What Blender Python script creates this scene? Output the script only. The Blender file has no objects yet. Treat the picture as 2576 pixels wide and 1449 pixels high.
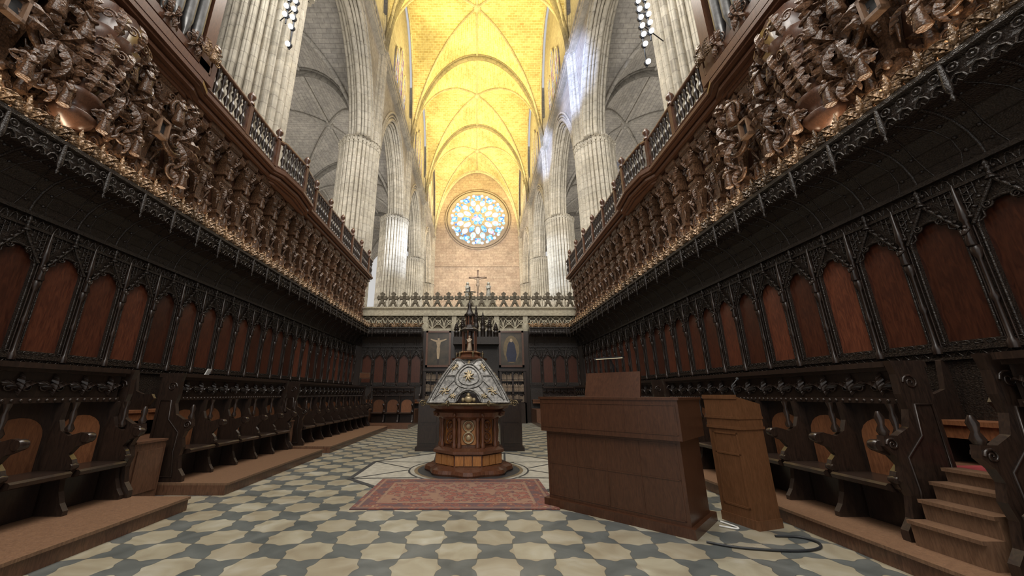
import bpy, math, random
from mathutils import Vector, Matrix, noise
random.seed(3)
C=bpy.context.scene.collection
pi=math.pi
# ---------------------------------------------------------------- mesh builder
class MB:
    def __init__(s): s.v=[];s.f=[];s.m=[];s.sm=[];s.uv=None
    def add(s,vs,fs,m=0,smooth=False):
        o=len(s.v); s.v+= [tuple(p) for p in vs]
        for f in fs:
            s.f.append([i+o for i in f]); s.m.append(m); s.sm.append(smooth)
        return s
    def box(s,x0,x1,y0,y1,z0,z1,m=0):
        v=[(x,y,z) for z in(z0,z1) for y in(y0,y1) for x in(x0,x1)]
        return s.add(v,[(0,2,3,1),(4,5,7,6),(0,1,5,4),(2,6,7,3),(0,4,6,2),(1,3,7,5)],m)
    def prism(s,poly,ax,a0,a1,m=0,smooth=False):
        n=len(poly)
        def P(p,a):
            return (a,p[0],p[1]) if ax=='x' else ((p[0],a,p[1]) if ax=='y' else (p[0],p[1],a))
        v=[P(p,a0) for p in poly]+[P(p,a1) for p in poly]
        s.add(v,[tuple(range(n))[::-1],tuple(range(n,2*n))],m)
        return s.add(v,[(i,(i+1)%n,n+(i+1)%n,n+i) for i in range(n)],m,smooth)
    def lathe(s,prof,n=16,c=(0,0,0),m=0,smooth=True,a0=0.0,mod=None,mat=None):
        v=[];k=len(prof)
        for (r,z) in prof:
            for i in range(n):
                a=a0+2*pi*i/n; rr=r*(mod(a,z) if mod else 1)
                p=Vector((rr*math.cos(a),rr*math.sin(a),z))
                if mat: p=mat@p
                v.append((p.x+c[0],p.y+c[1],p.z+c[2]))
        f=[(j*n+i,j*n+(i+1)%n,(j+1)*n+(i+1)%n,(j+1)*n+i) for j in range(k-1) for i in range(n)]
        s.add(v,f,m,smooth)
        s.add(v[:n],[tuple(range(n))[::-1]],m); s.add(v[-n:],[tuple(range(n))],m)
        return s
    def tube(s,path,r,n=6,m=0,closed=False,smooth=True):
        P=[Vector(p) for p in path];k=len(P);v=[]
        up=Vector((0,0,1))
        pn=None
        for i,p in enumerate(P):
            if closed: t=P[(i+1)%k]-P[(i-1)%k]
            else: t=P[min(i+1,k-1)]-P[max(i-1,0)]
            if t.length<1e-9:t=Vector((0,0,1))
            t.normalize()
            if pn is None:
                a=t.cross(up)
                if a.length<.05:a=t.cross(Vector((1,0,0)))
            else: a=pn-t*pn.dot(t)
            a.normalize();pn=a;b=t.cross(a)
            rr=r[i] if isinstance(r,(list,tuple)) else r
            for j in range(n):
                q=p+(a*math.cos(2*pi*j/n)+b*math.sin(2*pi*j/n))*rr
                v.append(tuple(q))
        kk=k if closed else k-1
        f=[(i*n+j,i*n+(j+1)%n,((i+1)%k)*n+(j+1)%n,((i+1)%k)*n+j) for i in range(kk) for j in range(n)]
        s.add(v,f,m,smooth)
        if not closed:
            s.add(v[:n],[tuple(range(n))[::-1]],m); s.add(v[-n:],[tuple(range(n))],m)
        return s
    def ball(s,c,r,sc=(1,1,1),n=8,m=0):
        v=[];h=max(4,n//2+1)
        for j in range(h+1):
            t=pi*j/h
            for i in range(n):
                a=2*pi*i/n
                v.append((c[0]+r*sc[0]*math.sin(t)*math.cos(a),c[1]+r*sc[1]*math.sin(t)*math.sin(a),c[2]+r*sc[2]*math.cos(t)))
        f=[(j*n+i,(j+1)*n+i,(j+1)*n+(i+1)%n,j*n+(i+1)%n) for j in range(h) for i in range(n)]
        return s.add(v,f,m,True)
    def spiral(s,c,R,r,turns=1.6,plane='yz',sg=1,m=0,n=18,a0=0):
        path=[];rad=[]
        for i in range(n+1):
            t=i/n;a=a0+sg*t*turns*2*pi;q=R*(1-.85*t)
            u,w=q*math.cos(a),q*math.sin(a)
            path.append((c[0],c[1]+u,c[2]+w) if plane=='yz' else (c[0]+u,c[1],c[2]+w))
            rad.append(r*(1-.5*t))
        return s.tube(path,rad,5,m)
    def blade(s,c,R,a,curl,w=.06,lift=.1,m=0):
        n=12;y,z=c[1],c[2];v=[]
        for i in range(n+1):
            t=i/n;ang=a+curl*t*t
            env=math.sin(pi*min(1,t*.88+.1))
            wd=w*env*(1.15 if i%3 else .55)
            x=c[0]+lift*math.sin(pi*t*.85)
            ny,nz=-math.sin(ang),math.cos(ang);ty,tz=math.cos(ang)*.04,math.sin(ang)*.04
            v+=[(x-.03,y+ny*wd+ty,z+nz*wd+tz),(x+.025,y,z),(x-.03,y-ny*wd+ty,z-nz*wd+tz)]
            y+=R/n*math.cos(ang);z+=R/n*math.sin(ang)
        f=[(3*i+j,3*i+j+1,3*i+j+4,3*i+j+3) for i in range(n) for j in(0,1)]
        return s.add(v,f,m,False)
    def merge(s,o,M=None,moff=0):
        k=len(s.v)
        s.v+=[tuple(M@Vector(p)) if M else p for p in o.v]
        s.f+=[[i+k for i in f] for f in o.f]; s.m+=[a+moff for a in o.m]; s.sm+=o.sm
        return s
    def mesh(s,name):
        me=bpy.data.meshes.new(name); me.from_pydata(s.v,[],s.f)
        me.polygons.foreach_set('material_index',s.m); me.polygons.foreach_set('use_smooth',s.sm)
        if s.uv:
            l=me.uv_layers.new(name='UVMap')
            for i,lp in enumerate(me.loops): l.data[i].uv=s.uv[lp.vertex_index]
        me.update(); return me
KIDS={}
def mk(name,mb,mats,parent=None,loc=(0,0,0),rot=0,label=None,category=None,group=None,kind=None):
    me=mb.mesh(name) if isinstance(mb,MB) else mb
    if me and not me.materials:
        for m in (mats if isinstance(mats,(list,tuple)) else [mats]): me.materials.append(m)
    ob=bpy.data.objects.new(name,me); C.objects.link(ob)
    ob.location=loc
    ob.rotation_euler=rot if isinstance(rot,(tuple,list)) else (0,0,rot)
    if parent: ob.parent=parent; KIDS.setdefault(parent.name,[]).append(ob)
    if label: ob['label']=label
    if category: ob['category']=category
    if group: ob['group']=group
    if kind: ob['kind']=kind
    return ob
def empty(name,loc=(0,0,0),rot=0,**k):
    return mk(name,None,[],None,loc,rot,**k)
def dup(root,loc=None,rot=None,parent=None,label=None):
    n=root.copy()
    if loc is not None:n.location=loc
    if rot is not None:n.rotation_euler=(0,0,rot)
    if parent is not None:
        n.parent=parent; KIDS.setdefault(parent.name,[]).append(n)
    C.objects.link(n)
    if label:n['label']=label
    for ch in list(KIDS.get(root.name,[])): dup(ch,parent=n)
    return n
# ---------------------------------------------------------------- materials
def col(c): return (c[0],c[1],c[2],1.0)
class NT:
    def __init__(s,name):
        s.mat=bpy.data.materials.new(name); s.mat.use_nodes=True; s.t=s.mat.node_tree
        s.b=s.t.nodes['Principled BSDF']
    def n(s,ty,ins=None,**at):
        x=s.t.nodes.new(ty)
        for k,v in at.items(): setattr(x,k,v)
        for k,v in (ins or {}).items():
            if isinstance(v,bpy.types.NodeSocket): s.t.links.new(v,x.inputs[k])
            else: x.inputs[k].default_value=v
        return x
    def m(s,op,a,b=0.0,c=0.0):
        x=s.n('ShaderNodeMath',{0:a,1:b},operation=op)
        return x.outputs[0]
    def mix(s,f,a,b,bt='MIX'):
        x=s.n('ShaderNodeMix',data_type='RGBA',blend_type=bt)
        for i,v in ((0,f),(6,a),(7,b)):
            if isinstance(v,bpy.types.NodeSocket): s.t.links.new(v,x.inputs[i])
            else: x.inputs[i].default_value=v if i==0 else col(v)
        return x.outputs[2]
    def ramp(s,f,st):
        x=s.n('ShaderNodeValToRGB',{0:f}); e=x.color_ramp.elements
        while len(e)<len(st): e.new(.5)
        for a,(p,c) in zip(e,st): a.position=p;a.color=col(c)
        return x.outputs[0]
    def set(s,k,v):
        if isinstance(v,bpy.types.NodeSocket): s.t.links.new(v,s.b.inputs[k])
        else: s.b.inputs[k].default_value=col(v) if k in('Base Color','Emission Color') else v
    def bump(s,h,st,d=.02):
        x=s.n('ShaderNodeBump',{'Height':h,'Strength':st,'Distance':d}); s.set('Normal',x.outputs[0])
    def oc(s): return s.n('ShaderNodeTexCoord').outputs['Object']
def wood(name,c1,c2,rough=.4,carve=0,scale=4,vary=.25,spec=.5,bd=.008,metal=0):
    t=NT(name);o=t.oc()
    mp=t.n('ShaderNodeMapping',{'Vector':o,'Scale':(3,3,.5)}).outputs[0]
    n1=t.n('ShaderNodeTexNoise',{'Vector':mp,'Scale':scale*3,'Detail':5.0,'Distortion':1.5}).outputs[0]
    c=t.ramp(n1,[(.3,c1),(.7,c2)])
    rnd=t.n('ShaderNodeObjectInfo').outputs['Random']
    k=t.m('ADD',1-vary/2,t.m('MULTIPLY',rnd,vary))
    if carve:
        v=t.n('ShaderNodeTexVoronoi',{'Vector':o,'Scale':carve}).outputs[0]
        n2=t.n('ShaderNodeTexNoise',{'Vector':o,'Scale':carve*1.4,'Detail':2.0}).outputs[0]
        t.bump(t.m('ADD',v,n2),.7,bd)
        k=t.m('MULTIPLY',k,t.m('SUBTRACT',1.25,t.m('MULTIPLY',v,.9)))
    kk=t.n('ShaderNodeCombineXYZ',{0:k,1:k,2:k}).outputs[0]
    t.set('Base Color',t.mix(1.0,c,kk,'MULTIPLY')); t.set('Roughness',rough); t.set('Specular IOR Level',spec);t.set('Metallic',metal)
    return t.mat
def plain(name,c,rough=.5,metal=0,em=None,es=0,spec=.5,lo=.8,sc=9.0):
    t=NT(name);o=t.oc()
    n1=t.n('ShaderNodeTexNoise',{'Vector':o,'Scale':sc,'Detail':4.0}).outputs[0]
    t.set('Base Color',t.ramp(n1,[(.35,tuple(x*lo for x in c)),(.65,tuple(min(1,x*1.15) for x in c))]))
    t.set('Roughness',rough);t.set('Metallic',metal);t.set('Specular IOR Level',spec)
    if em: t.set('Emission Color',em);t.set('Emission Strength',es)
    return t.mat
def stone(name,c1,c2,mort,uv=False,sc=1.0,bw=.9,bh=.42,dirt=.35,big=.25,ms=.02):
    t=NT(name)
    if uv: vec=t.n('ShaderNodeTexCoord').outputs['UV']
    else:
        sp=t.n('ShaderNodeSeparateXYZ',{0:t.n('ShaderNodeNewGeometry').outputs['Position']})
        vec=t.n('ShaderNodeCombineXYZ',{0:t.m('ADD',sp.outputs[0],sp.outputs[1]),1:sp.outputs[2]}).outputs[0]
    br=t.n('ShaderNodeTexBrick',{'Vector':vec,'Color1':col(c1),'Color2':col(c2),'Mortar':col(mort),'Scale':sc,'Mortar Size':ms,'Brick Width':bw,'Row Height':bh,'Bias':-.1})
    pos=t.n('ShaderNodeNewGeometry').outputs['Position']
    n1=t.n('ShaderNodeTexNoise',{'Vector':pos,'Scale':big,'Detail':6.0,'Roughness':.65}).outputs[0]
    n2=t.n('ShaderNodeTexNoise',{'Vector':pos,'Scale':4.0,'Detail':5.0}).outputs[0]
    k=t.ramp(n1,[(.35,(1-dirt,)*3),(.65,(1.0,)*3)])
    k2=t.ramp(n2,[(.3,(.75,)*3),(.7,(1.0,)*3)])
    t.set('Base Color',t.mix(1.0,t.mix(1.0,br.outputs[0],k,'MULTIPLY'),k2,'MULTIPLY'))
    t.set('Roughness',.85);t.bump(t.m('ADD',br.outputs[1],n2),.3,.05)
    return t.mat
dark=wood('dark_carved_wood',(.014,.010,.008),(.037,.025,.018),.33,55,bd=.006)
darks=wood('dark_smooth_wood',(.014,.009,.007),(.034,.02,.014),.28)
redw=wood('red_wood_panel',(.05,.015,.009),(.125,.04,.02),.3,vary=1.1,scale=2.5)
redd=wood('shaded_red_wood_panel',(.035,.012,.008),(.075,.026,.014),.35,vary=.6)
seatw=wood('seat_wood',(.1,.038,.017),(.19,.078,.034),.36,vary=.8)
platw=wood('platform_wood',(.075,.036,.021),(.15,.074,.043),.3)
stepw=wood('worn_step_wood',(.11,.06,.035),(.2,.115,.068),.4)
brownc=wood('gallery_carved_wood',(.065,.032,.018),(.19,.1,.054),.3,30,bd=.008,vary=.5)
browns=wood('gallery_smooth_wood',(.065,.03,.018),(.13,.06,.035),.28)
gilt=wood('gilt_carved_wood',(.07,.036,.019),(.42,.27,.15),.2,34,bd=.012,vary=1.3,metal=.2,scale=6)
consw=wood('console_mahogany',(.045,.018,.009),(.078,.032,.016),.33,vary=0)
podw=wood('podium_oak',(.1,.043,.017),(.155,.068,.03),.4,vary=0)
orangew=wood('inlaid_orange_wood',(.27,.105,.03),(.46,.2,.06),.32,vary=0)
faciw=wood('lectern_dark_wood',(.075,.03,.016),(.155,.062,.032),.28,vary=0)
gold=plain('gold_leaf',(.38,.3,.18),.4,.5)
brass=plain('aged_brass',(.16,.125,.07),.4,.7)
silver=plain('silver_plate',(.19,.18,.165),.42,.3,lo=.35,sc=18.0)
pipem=plain('pipe_metal',(.18,.18,.18),.35,.6)
iron=plain('dark_iron',(.03,.03,.035),.5,.5)
black=plain('black_rubber_and_opening_shade',(.02,.022,.025),.5)
white=plain('white_paper',(.7,.7,.68),.7)
redcloth=plain('red_carpet',(.22,.02,.025),.9)
pier_m=stone('pier_stone',(.66,.60,.49),(.57,.51,.40),(.46,.41,.33),bw=1.2,bh=.55)
wall_m=stone('wall_stone',(.54,.49,.41),(.46,.41,.34),(.36,.32,.27))
rosewall_m=stone('rose_wall_stone',(.62,.49,.37),(.53,.4,.3),(.41,.31,.23),bw=1.1,bh=.5,dirt=.3)
aisle_m=stone('aisle_stone',(.5,.46,.4),(.41,.38,.33),(.31,.285,.25))
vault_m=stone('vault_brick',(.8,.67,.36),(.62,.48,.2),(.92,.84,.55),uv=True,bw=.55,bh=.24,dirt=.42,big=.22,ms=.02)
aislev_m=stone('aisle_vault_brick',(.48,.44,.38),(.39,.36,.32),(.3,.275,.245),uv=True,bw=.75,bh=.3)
rib_m=stone('rib_stone',(.7,.62,.44),(.62,.54,.36),(.52,.45,.3),bw=1.0,bh=.6)
screen_m=plain('screen_limestone',(.38,.34,.25),.85)
crest_m=plain('dark_and_shaded_limestone',(.12,.10,.07),.85)
rosetr_m=plain('rose_tracery_stone',(.34,.28,.22),.85)
bulb=plain('lamp_bulb',(1,1,1),.5,em=(.95,1,1),es=12)
lampwarm=plain('console_lamp_tube',(1,1,1),.5,em=(1,.85,.5),es=.35)
marblew=plain('white_marble',(.42,.4,.34),.3)
marbled=plain('dark_marble',(.055,.058,.06),.3)
ivory=plain('carved_ivory_paint',(.42,.32,.23),.6)
def floor_mat():
    t=NT('lobed_marble_tiles');sp=t.n('ShaderNodeSeparateXYZ',{0:t.oc()})
    a=.37
    u=t.m('MULTIPLY',sp.outputs[0],pi/a);v=t.m('MULTIPLY',sp.outputs[1],pi/a)
    su,sv=t.m('SINE',u),t.m('SINE',v)
    ss=t.m('MULTIPLY',su,sv)
    pu=t.m('SUBTRACT',3.0,t.m('MULTIPLY',t.m('MULTIPLY',su,su),4.0));pv=t.m('SUBTRACT',3.0,t.m('MULTIPLY',t.m('MULTIPLY',sv,sv),4.0))
    fac=t.m('ADD',1.0,t.m('MULTIPLY',t.m('MULTIPLY',pu,pv),.29))
    cc=t.m('MULTIPLY',t.m('COSINE',t.m('MULTIPLY',u,2.0)),t.m('COSINE',t.m('MULTIPLY',v,2.0)))
    F=t.m('ADD',t.m('MULTIPLY',ss,fac),t.m('MULTIPLY',t.m('SUBTRACT',1.0,cc),.085))
    n1=t.n('ShaderNodeTexNoise',{'Vector':t.oc(),'Scale':2.2,'Detail':6.0,'Distortion':1.2}).outputs[0]
    n3=t.n('ShaderNodeTexNoise',{'Vector':t.oc(),'Scale':.9,'Detail':2.0}).outputs[0]
    cell=t.n('ShaderNodeTexWhiteNoise',{0:t.n('ShaderNodeVectorMath',{0:t.n('ShaderNodeVectorMath',{0:t.oc(),1:(1/a,1/a,0)},operation='MULTIPLY').outputs[0]},operation='FLOOR').outputs[0]}).outputs[0]
    cr=t.ramp(n1,[(.25,(.22,.19,.135)),(.5,(.32,.295,.22)),(.75,(.43,.42,.36))])
    cr=t.mix(t.m('MULTIPLY',cell,.5),cr,(.23,.185,.125))
    dk=t.ramp(n1,[(.3,(.07,.078,.076)),(.7,(.13,.14,.135))])
    c=t.mix(t.m('GREATER_THAN',F,0.0),dk,cr)
    ln=t.m('LESS_THAN',t.m('ABSOLUTE',F),.025)
    c=t.mix(t.m('MULTIPLY',ln,.6),c,(.04,.04,.036))
    t.set('Base Color',c);t.set('Roughness',t.m('ADD',.17,t.m('MULTIPLY',n3,.28)))
    t.set('Specular IOR Level',.5)
    return t.mat
floor_m=floor_mat()
def glass_mat(name,sc,es,stops):
    t=NT(name)
    v=t.n('ShaderNodeTexVoronoi',{'Vector':t.n('ShaderNodeNewGeometry').outputs['Position'],'Scale':sc})
    s=t.n('ShaderNodeSeparateXYZ',{0:v.outputs['Color']}).outputs[0]
    c=t.ramp(s,stops)
    t.set('Base Color',(.02,.02,.02));t.set('Emission Color',c);t.set('Emission Strength',es)
    return t.mat
rose_g=glass_mat('rose_glass_pale',3.2,1.6,[(0,(.5,.85,1)),(.3,(.85,.97,1)),(.55,(.2,.6,.95)),(.75,(.7,.95,.95)),(.88,(.75,.35,.65)),(1,(.8,.7,.8))])
rose_b=glass_mat('rose_glass_blue',3.2,1.6,[(0,(.03,.12,.6)),(.35,(.1,.4,.9)),(.55,(.5,.85,1)),(.7,(.04,.2,.7)),(.88,(.3,.75,.9)),(1,(.55,.15,.4))])
cler_g=glass_mat('clerestory_stained_glass',3,.8,[(0,(.05,.1,.5)),(.3,(.5,.1,.3)),(.5,(.7,.8,.9)),(.7,(.1,.3,.6)),(.85,(.8,.5,.1)),(1,(.3,.1,.4))])
def rug_mat():
    t=NT('oriental_rug_wool');sp=t.n('ShaderNodeSeparateXYZ',{0:t.oc()})
    ax=t.m('SUBTRACT',1.42,t.m('ABSOLUTE',sp.outputs[0]));ay=t.m('SUBTRACT',.925,t.m('ABSOLUTE',sp.outputs[1]))
    d=t.m('MINIMUM',ax,ay)
    v=t.n('ShaderNodeTexVoronoi',{'Vector':t.oc(),'Scale':9.0}).outputs[0]
    n=t.n('ShaderNodeTexNoise',{'Vector':t.oc(),'Scale':22.0,'Detail':3.0}).outputs[0]
    vn=t.m('ADD',v,t.m('MULTIPLY',n,.3))
    fld=t.ramp(vn,[(.2,(.27,.17,.1)),(.32,(.17,.055,.038)),(.52,(.21,.08,.055)),(.62,(.085,.038,.038)),(.75,(.21,.12,.08))])
    brd=t.ramp(vn,[(.25,(.26,.17,.105)),(.4,(.12,.04,.03)),(.6,(.17,.065,.048)),(.75,(.09,.05,.05))])
    c=t.mix(t.m('LESS_THAN',d,.3),fld,brd)
    l1=t.m('LESS_THAN',t.m('ABSOLUTE',t.m('SUBTRACT',d,.3)),.02)
    l2=t.m('LESS_THAN',t.m('ABSOLUTE',t.m('SUBTRACT',d,.08)),.02)
    c=t.mix(t.m('MULTIPLY',t.m('MAXIMUM',l1,l2),.6),c,(.24,.155,.1))
    t.set('Base Color',c);t.set('Roughness',.95);t.bump(n,.3,.01)
    return t.mat
rug_m=rug_mat()
def painting_mat(name):
    t=NT(name)
    n=t.n('ShaderNodeTexNoise',{'Vector':t.oc(),'Scale':3.0,'Detail':5.0}).outputs[0]
    t.set('Base Color',t.ramp(n,[(.3,(.018,.016,.011)),(.7,(.07,.05,.03))]));t.set('Roughness',.35)
    return t.mat
paint_m=painting_mat('oil_painting_ground')
flesh_p=plain('painted_flesh',(.36,.27,.17),.5); bluep=plain('painted_blue_robe',(.015,.018,.04),.5); halo_p=plain('painted_halo',(.14,.1,.05),.5)
bookm=wood('book_leather',(.08,.045,.025),(.3,.23,.16),.6,vary=.9)

# ---------------------------------------------------------------- architecture
W=7.5; L=6.05; ZS=28.1; ZH=13.2
PY=[-.45,11.65,23.75,35.85,47.95,60.05]
BY=[5.6,17.7,29.8,41.9,54.0]
def prof(t,zs,H,p=2.0,q=.54): return zs+H*max(0.0,1-min(1,abs(t))**p)**q
def arcl(t,Wd,H,n=24):
    s=0;px,pz=0,H
    for i in range(1,n+1):
        tt=t*i/n;x=tt*Wd;z=prof(tt,0,H);s+=math.hypot(x-px,z-pz);px,pz=x,z
    return s
def vault(mb,cx,cy,Wd,Ld,zs,H,n=18):
    uv=mb.uv if mb.uv else []
    E=[math.sin(pi/2*i/n) for i in range(-n,n+1)]
    R=[math.sin(pi/2*i/n) for i in range(0,n+1)]
    tab={}
    def al(t,D):
        k=(round(t,4),D)
        if k not in tab: tab[k]=arcl(t,D,H,10)
        return tab[k]
    for side in range(4):
        v=[]
        for s in R:
            for e in E:
                if side==0:x,y=s*e,s
                elif side==1:x,y=s*e,-s
                elif side==2:x,y=s,s*e
                else:x,y=-s,s*e
                t=min(abs(x),abs(y))
                v.append((cx+x*Wd,cy+y*Ld,prof(t,zs,H)))
                if side<2: uv.append((cy+y*Ld,al(abs(x),Wd)*(1 if x>0 else -1)))
                else: uv.append((cx+x*Wd,al(abs(y),Ld)*(1 if y>0 else -1)))
        k=len(E)
        mb.add(v,[(j*k+i,j*k+i+1,(j+1)*k+i+1,(j+1)*k+i) for j in range(n) for i in range(k-1)],0,True)
    mb.uv=uv
def ribs(mb,cx,cy,Wd,Ld,zs,H,rt=.26,rd=.12,m=0):
    T=[math.sin(pi/2*i/20) for i in range(-20,21)]
    for yy in ([cy-Ld,cy+Ld]):
        mb.tube([(cx+t*Wd,yy,prof(t,zs,H)-.1) for t in T],rt,8,m)
        for dy in (-.34,.34): mb.tube([(cx+t*Wd,yy+dy,prof(t,zs,H)-.02) for t in T],rt*.4,6,m)
    for sg in(1,-1):
        mb.tube([(cx+t*Wd,cy+sg*t*Ld,prof(t,zs,H)-.06) for t in T],rd,6,m)
        mb.tube([(cx+t*Wd,cy+sg*t*Ld,prof(t,zs,H)-.17) for t in T],rd*.5,6,m)
        mb.tube([(cx+sg*Wd*.985,cy+t*Ld,prof(t,zs,H)-.1) for t in T],rd,6,m)
    mb.tube([(cx,cy-Ld,zs+H-.06),(cx,cy+Ld,zs+H-.06)],rd*.9,6,m)
    mb.lathe([(.1,-.4),(.34,-.3),(.42,-.12),(.42,.05)],12,(cx,cy,zs+H),m)
vm=MB();rm=MB()
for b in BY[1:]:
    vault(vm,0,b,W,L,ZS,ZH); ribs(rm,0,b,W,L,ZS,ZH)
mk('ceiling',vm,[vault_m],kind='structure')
mk('trim_1',rm,[rib_m],kind='structure')
av=MB();ar=MB()
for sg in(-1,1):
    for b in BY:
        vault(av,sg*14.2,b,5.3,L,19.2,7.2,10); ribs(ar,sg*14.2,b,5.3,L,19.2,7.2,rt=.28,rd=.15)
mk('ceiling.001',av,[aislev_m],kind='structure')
mk('trim_2',ar,[aisle_m],kind='structure')
ow=MB()
for sg in(-1,1):
    ow.box(min(sg*19.5,sg*20.2),max(sg*19.5,sg*20.2),-2,62,0,27)
mk('wall_aisle',ow,[aisle_m],kind='structure')
def arch_z(y,hw=4.75,zs=19.2,H=7.0):
    return zs+H*max(0,1-(abs(y)/hw)**1.7)**.6
def arcade(sg):
    mb=MB();mo=MB()
    hw=4.75
    ys=[-L,-hw-.001]+[hw*math.sin(pi/2*i/16) for i in range(-16,17)]+[hw+.001,L]
    for b in BY:
        for i in range(len(ys)-1):
            y0,y1=ys[i],ys[i+1]
            z0=arch_z(y0) if abs(y0)<=hw else 19.2; z1=arch_z(y1) if abs(y1)<=hw else 19.2
            u0,u1=prof(y0/L,ZS,ZH)+.1,prof(y1/L,ZS,ZH)+.1
            xa,xb=sg*(W+.25),sg*(W+1.45)
            v=[(xa,b+y0,z0),(xa,b+y1,z1),(xa,b+y1,u1),(xa,b+y0,u0),(xb,b+y0,z0),(xb,b+y1,z1),(xb,b+y1,u1),(xb,b+y0,u0)]
            mb.add(v,[(0,1,2,3),(4,5,6,7),(0,1,5,4),(3,2,6,7)])
        A=[hw*math.sin(pi/2*i/18) for i in range(-18,19)]
        for dx,k,r in((.1,1.0,.15),(.3,.965,.12),(.5,.95,.1),(.75,.93,.17),(1.0,.95,.1),(1.2,.965,.12),(1.45,1.0,.15),(.02,1.1,.1),(.05,1.05,.07)):
            mo.tube([(sg*(W+.15+dx),b+y*k,19.2+(arch_z(y)-19.2)*k+(0)) for y in A],r,6)
        mo.box(min(sg*(W-.1),sg*(W+.3)),max(sg*(W-.1),sg*(W+.3)),b-L,b+L,27.6,27.85)
        mo.box(min(sg*(W-.2),sg*(W+.3)),max(sg*(W-.2),sg*(W+.3)),b-L,b+L,27.85,28.0)
        for i in range(20):
            y=b-L+.9+i*(2*L-1.8)/19
            mo.box(min(sg*(W-.12),sg*(W)),max(sg*(W-.12),sg*W),y-.1,y+.1,28.0,28.7)
        mo.box(min(sg*(W-.16),sg*(W+.04)),max(sg*(W-.16),sg*(W+.04)),b-L+.7,b+L-.7,28.7,28.85)
    return mb,mo
for nm,sg in(('left',-1),('right',1)):
    a,b=arcade(sg)
    mk('wall_'+nm,a,[wall_m],kind='structure')
    mk('trim_%d'%(3 if sg<0 else 4),b,[pier_m],kind='structure')
k=2
for sg in(-1,1):
    for b in BY[1:]:
        g=MB()
        for (yc,h) in((-1.7,33.8),(0,35.5),(1.7,33.8)):
            pts=[(yc-.65,29.6),(yc+.65,29.6),(yc+.65,h-1),(yc+.4,h-.3),(yc,h),(yc-.4,h-.3),(yc-.65,h-1)]
            g.prism(pts,'x',sg*(W+.2),sg*(W+.12),0)
            g.tube([(sg*(W+.1),p[0],p[1]) for p in pts],.1,5,1,True)
            g.tube([(sg*(W+.1),yc,29.6),(sg*(W+.1),yc,h)],.06,5,1)
        mk('window_%d'%k,g,[cler_g,pier_m],loc=(0,b,0),kind='structure');k+=1
def pier_mesh():
    p=MB();n=224
    def rad(a,R,k,amp):
        c=abs(math.cos(2*a)); base=R*(.9+.12*c)
        h=abs(math.sin(k*a/2))
        h2=abs(math.sin(k*a))
        return base*(1+amp*(h**.6-.6)+amp*.25*(h2-.5))
    def sect(R,amp,k,z0,z1,m=0,cx=0):
        v=[]
        for z in(z0,z1): v+=[(cx+rad(a,R,k,amp)*math.cos(a),rad(a,R,k,amp)*math.sin(a),z) for a in [2*pi*i/n for i in range(n)]]
        p.add(v,[(i,(i+1)%n,n+(i+1)%n,n+i) for i in range(n)],m,False)
        p.add(v,[tuple(range(n))[::-1],tuple(range(n,2*n))],m)
    sect(1.7,.02,8,0,1.0);sect(1.55,.1,28,1.0,1.6)
    sect(1.38,.12,28,1.6,18.75)
    for z0,z1,R in((18.75,18.82,1.43),(19.22,19.32,1.5)): sect(R,.08,28,z0,z1)
    sect(1.4,.12,28,18.82,19.22)
    for i in range(56):
        a=2*pi*i/56; q=rad(a,1.42,28,0);p.ball((q*math.cos(a),q*math.sin(a),19.03),.085,(1,1,1.5),n=6)
    sect(.98,.18,20,19.32,27.5,cx=.42)
    for z0,z1,R in((27.45,27.52,1.02),(27.98,28.1,1.15)): sect(R,.1,20,z0,z1,cx=.42)
    sect(1.02,.16,20,27.5,27.98,cx=.42)
    for i in range(32):
        a=2*pi*i/32; p.ball((.42+1.02*math.cos(a),1.02*math.sin(a),27.78),.09,(1,1,1.4),n=6)
    sect(.6,.2,10,28.1,32,cx=.62)
    return p
pm=pier_mesh().mesh('nave_pier')
for sg in(-1,1):
    for y in PY[1:]:
        mk('nave_pier',pm,[pier_m],loc=(sg*(W+1.27),y,0),rot=0 if sg<0 else pi,label='tall clustered limestone pier carrying the nave vault',category='pier',group='nave piers')
RC=Vector((.15,60.3,31.6));RR=5.3
ew=MB();ew.box(-9,9,60.4,61.4,0,42)
ew.box(-7.5,7.5,60.2,60.4,22.6,22.9)
mk('wall_end',ew,[rosewall_m],kind='structure')
g=MB()
def disc(c,r,y,n=16,m=0,sx=1,rot=0):
    v=[]
    for i in range(n):
        a=2*pi*i/n;u,w=r*sx*math.cos(a),r*math.sin(a)
        v.append((c[0]+u*math.cos(rot)-w*math.sin(rot),y,c[1]+u*math.sin(rot)+w*math.cos(rot)))
    g.add(v,[tuple(range(n))],m)
disc((0,0),RR*.985,0.02,48,1)
for r,w in((RR,.25),(RR+.45,.14),(RR*.25,.12),(RR*.98,.2)):
    g.tube([(r*math.cos(2*pi*i/64),-.08,r*math.sin(2*pi*i/64)) for i in range(64)],w,6,1,True)
disc((0,0),RR*.08,-.04,12,0)
for i in range(6):
    a=2*pi*i/6;disc((RR*.145*math.cos(a),RR*.145*math.sin(a)),RR*.068,-.03,10,2)
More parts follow.
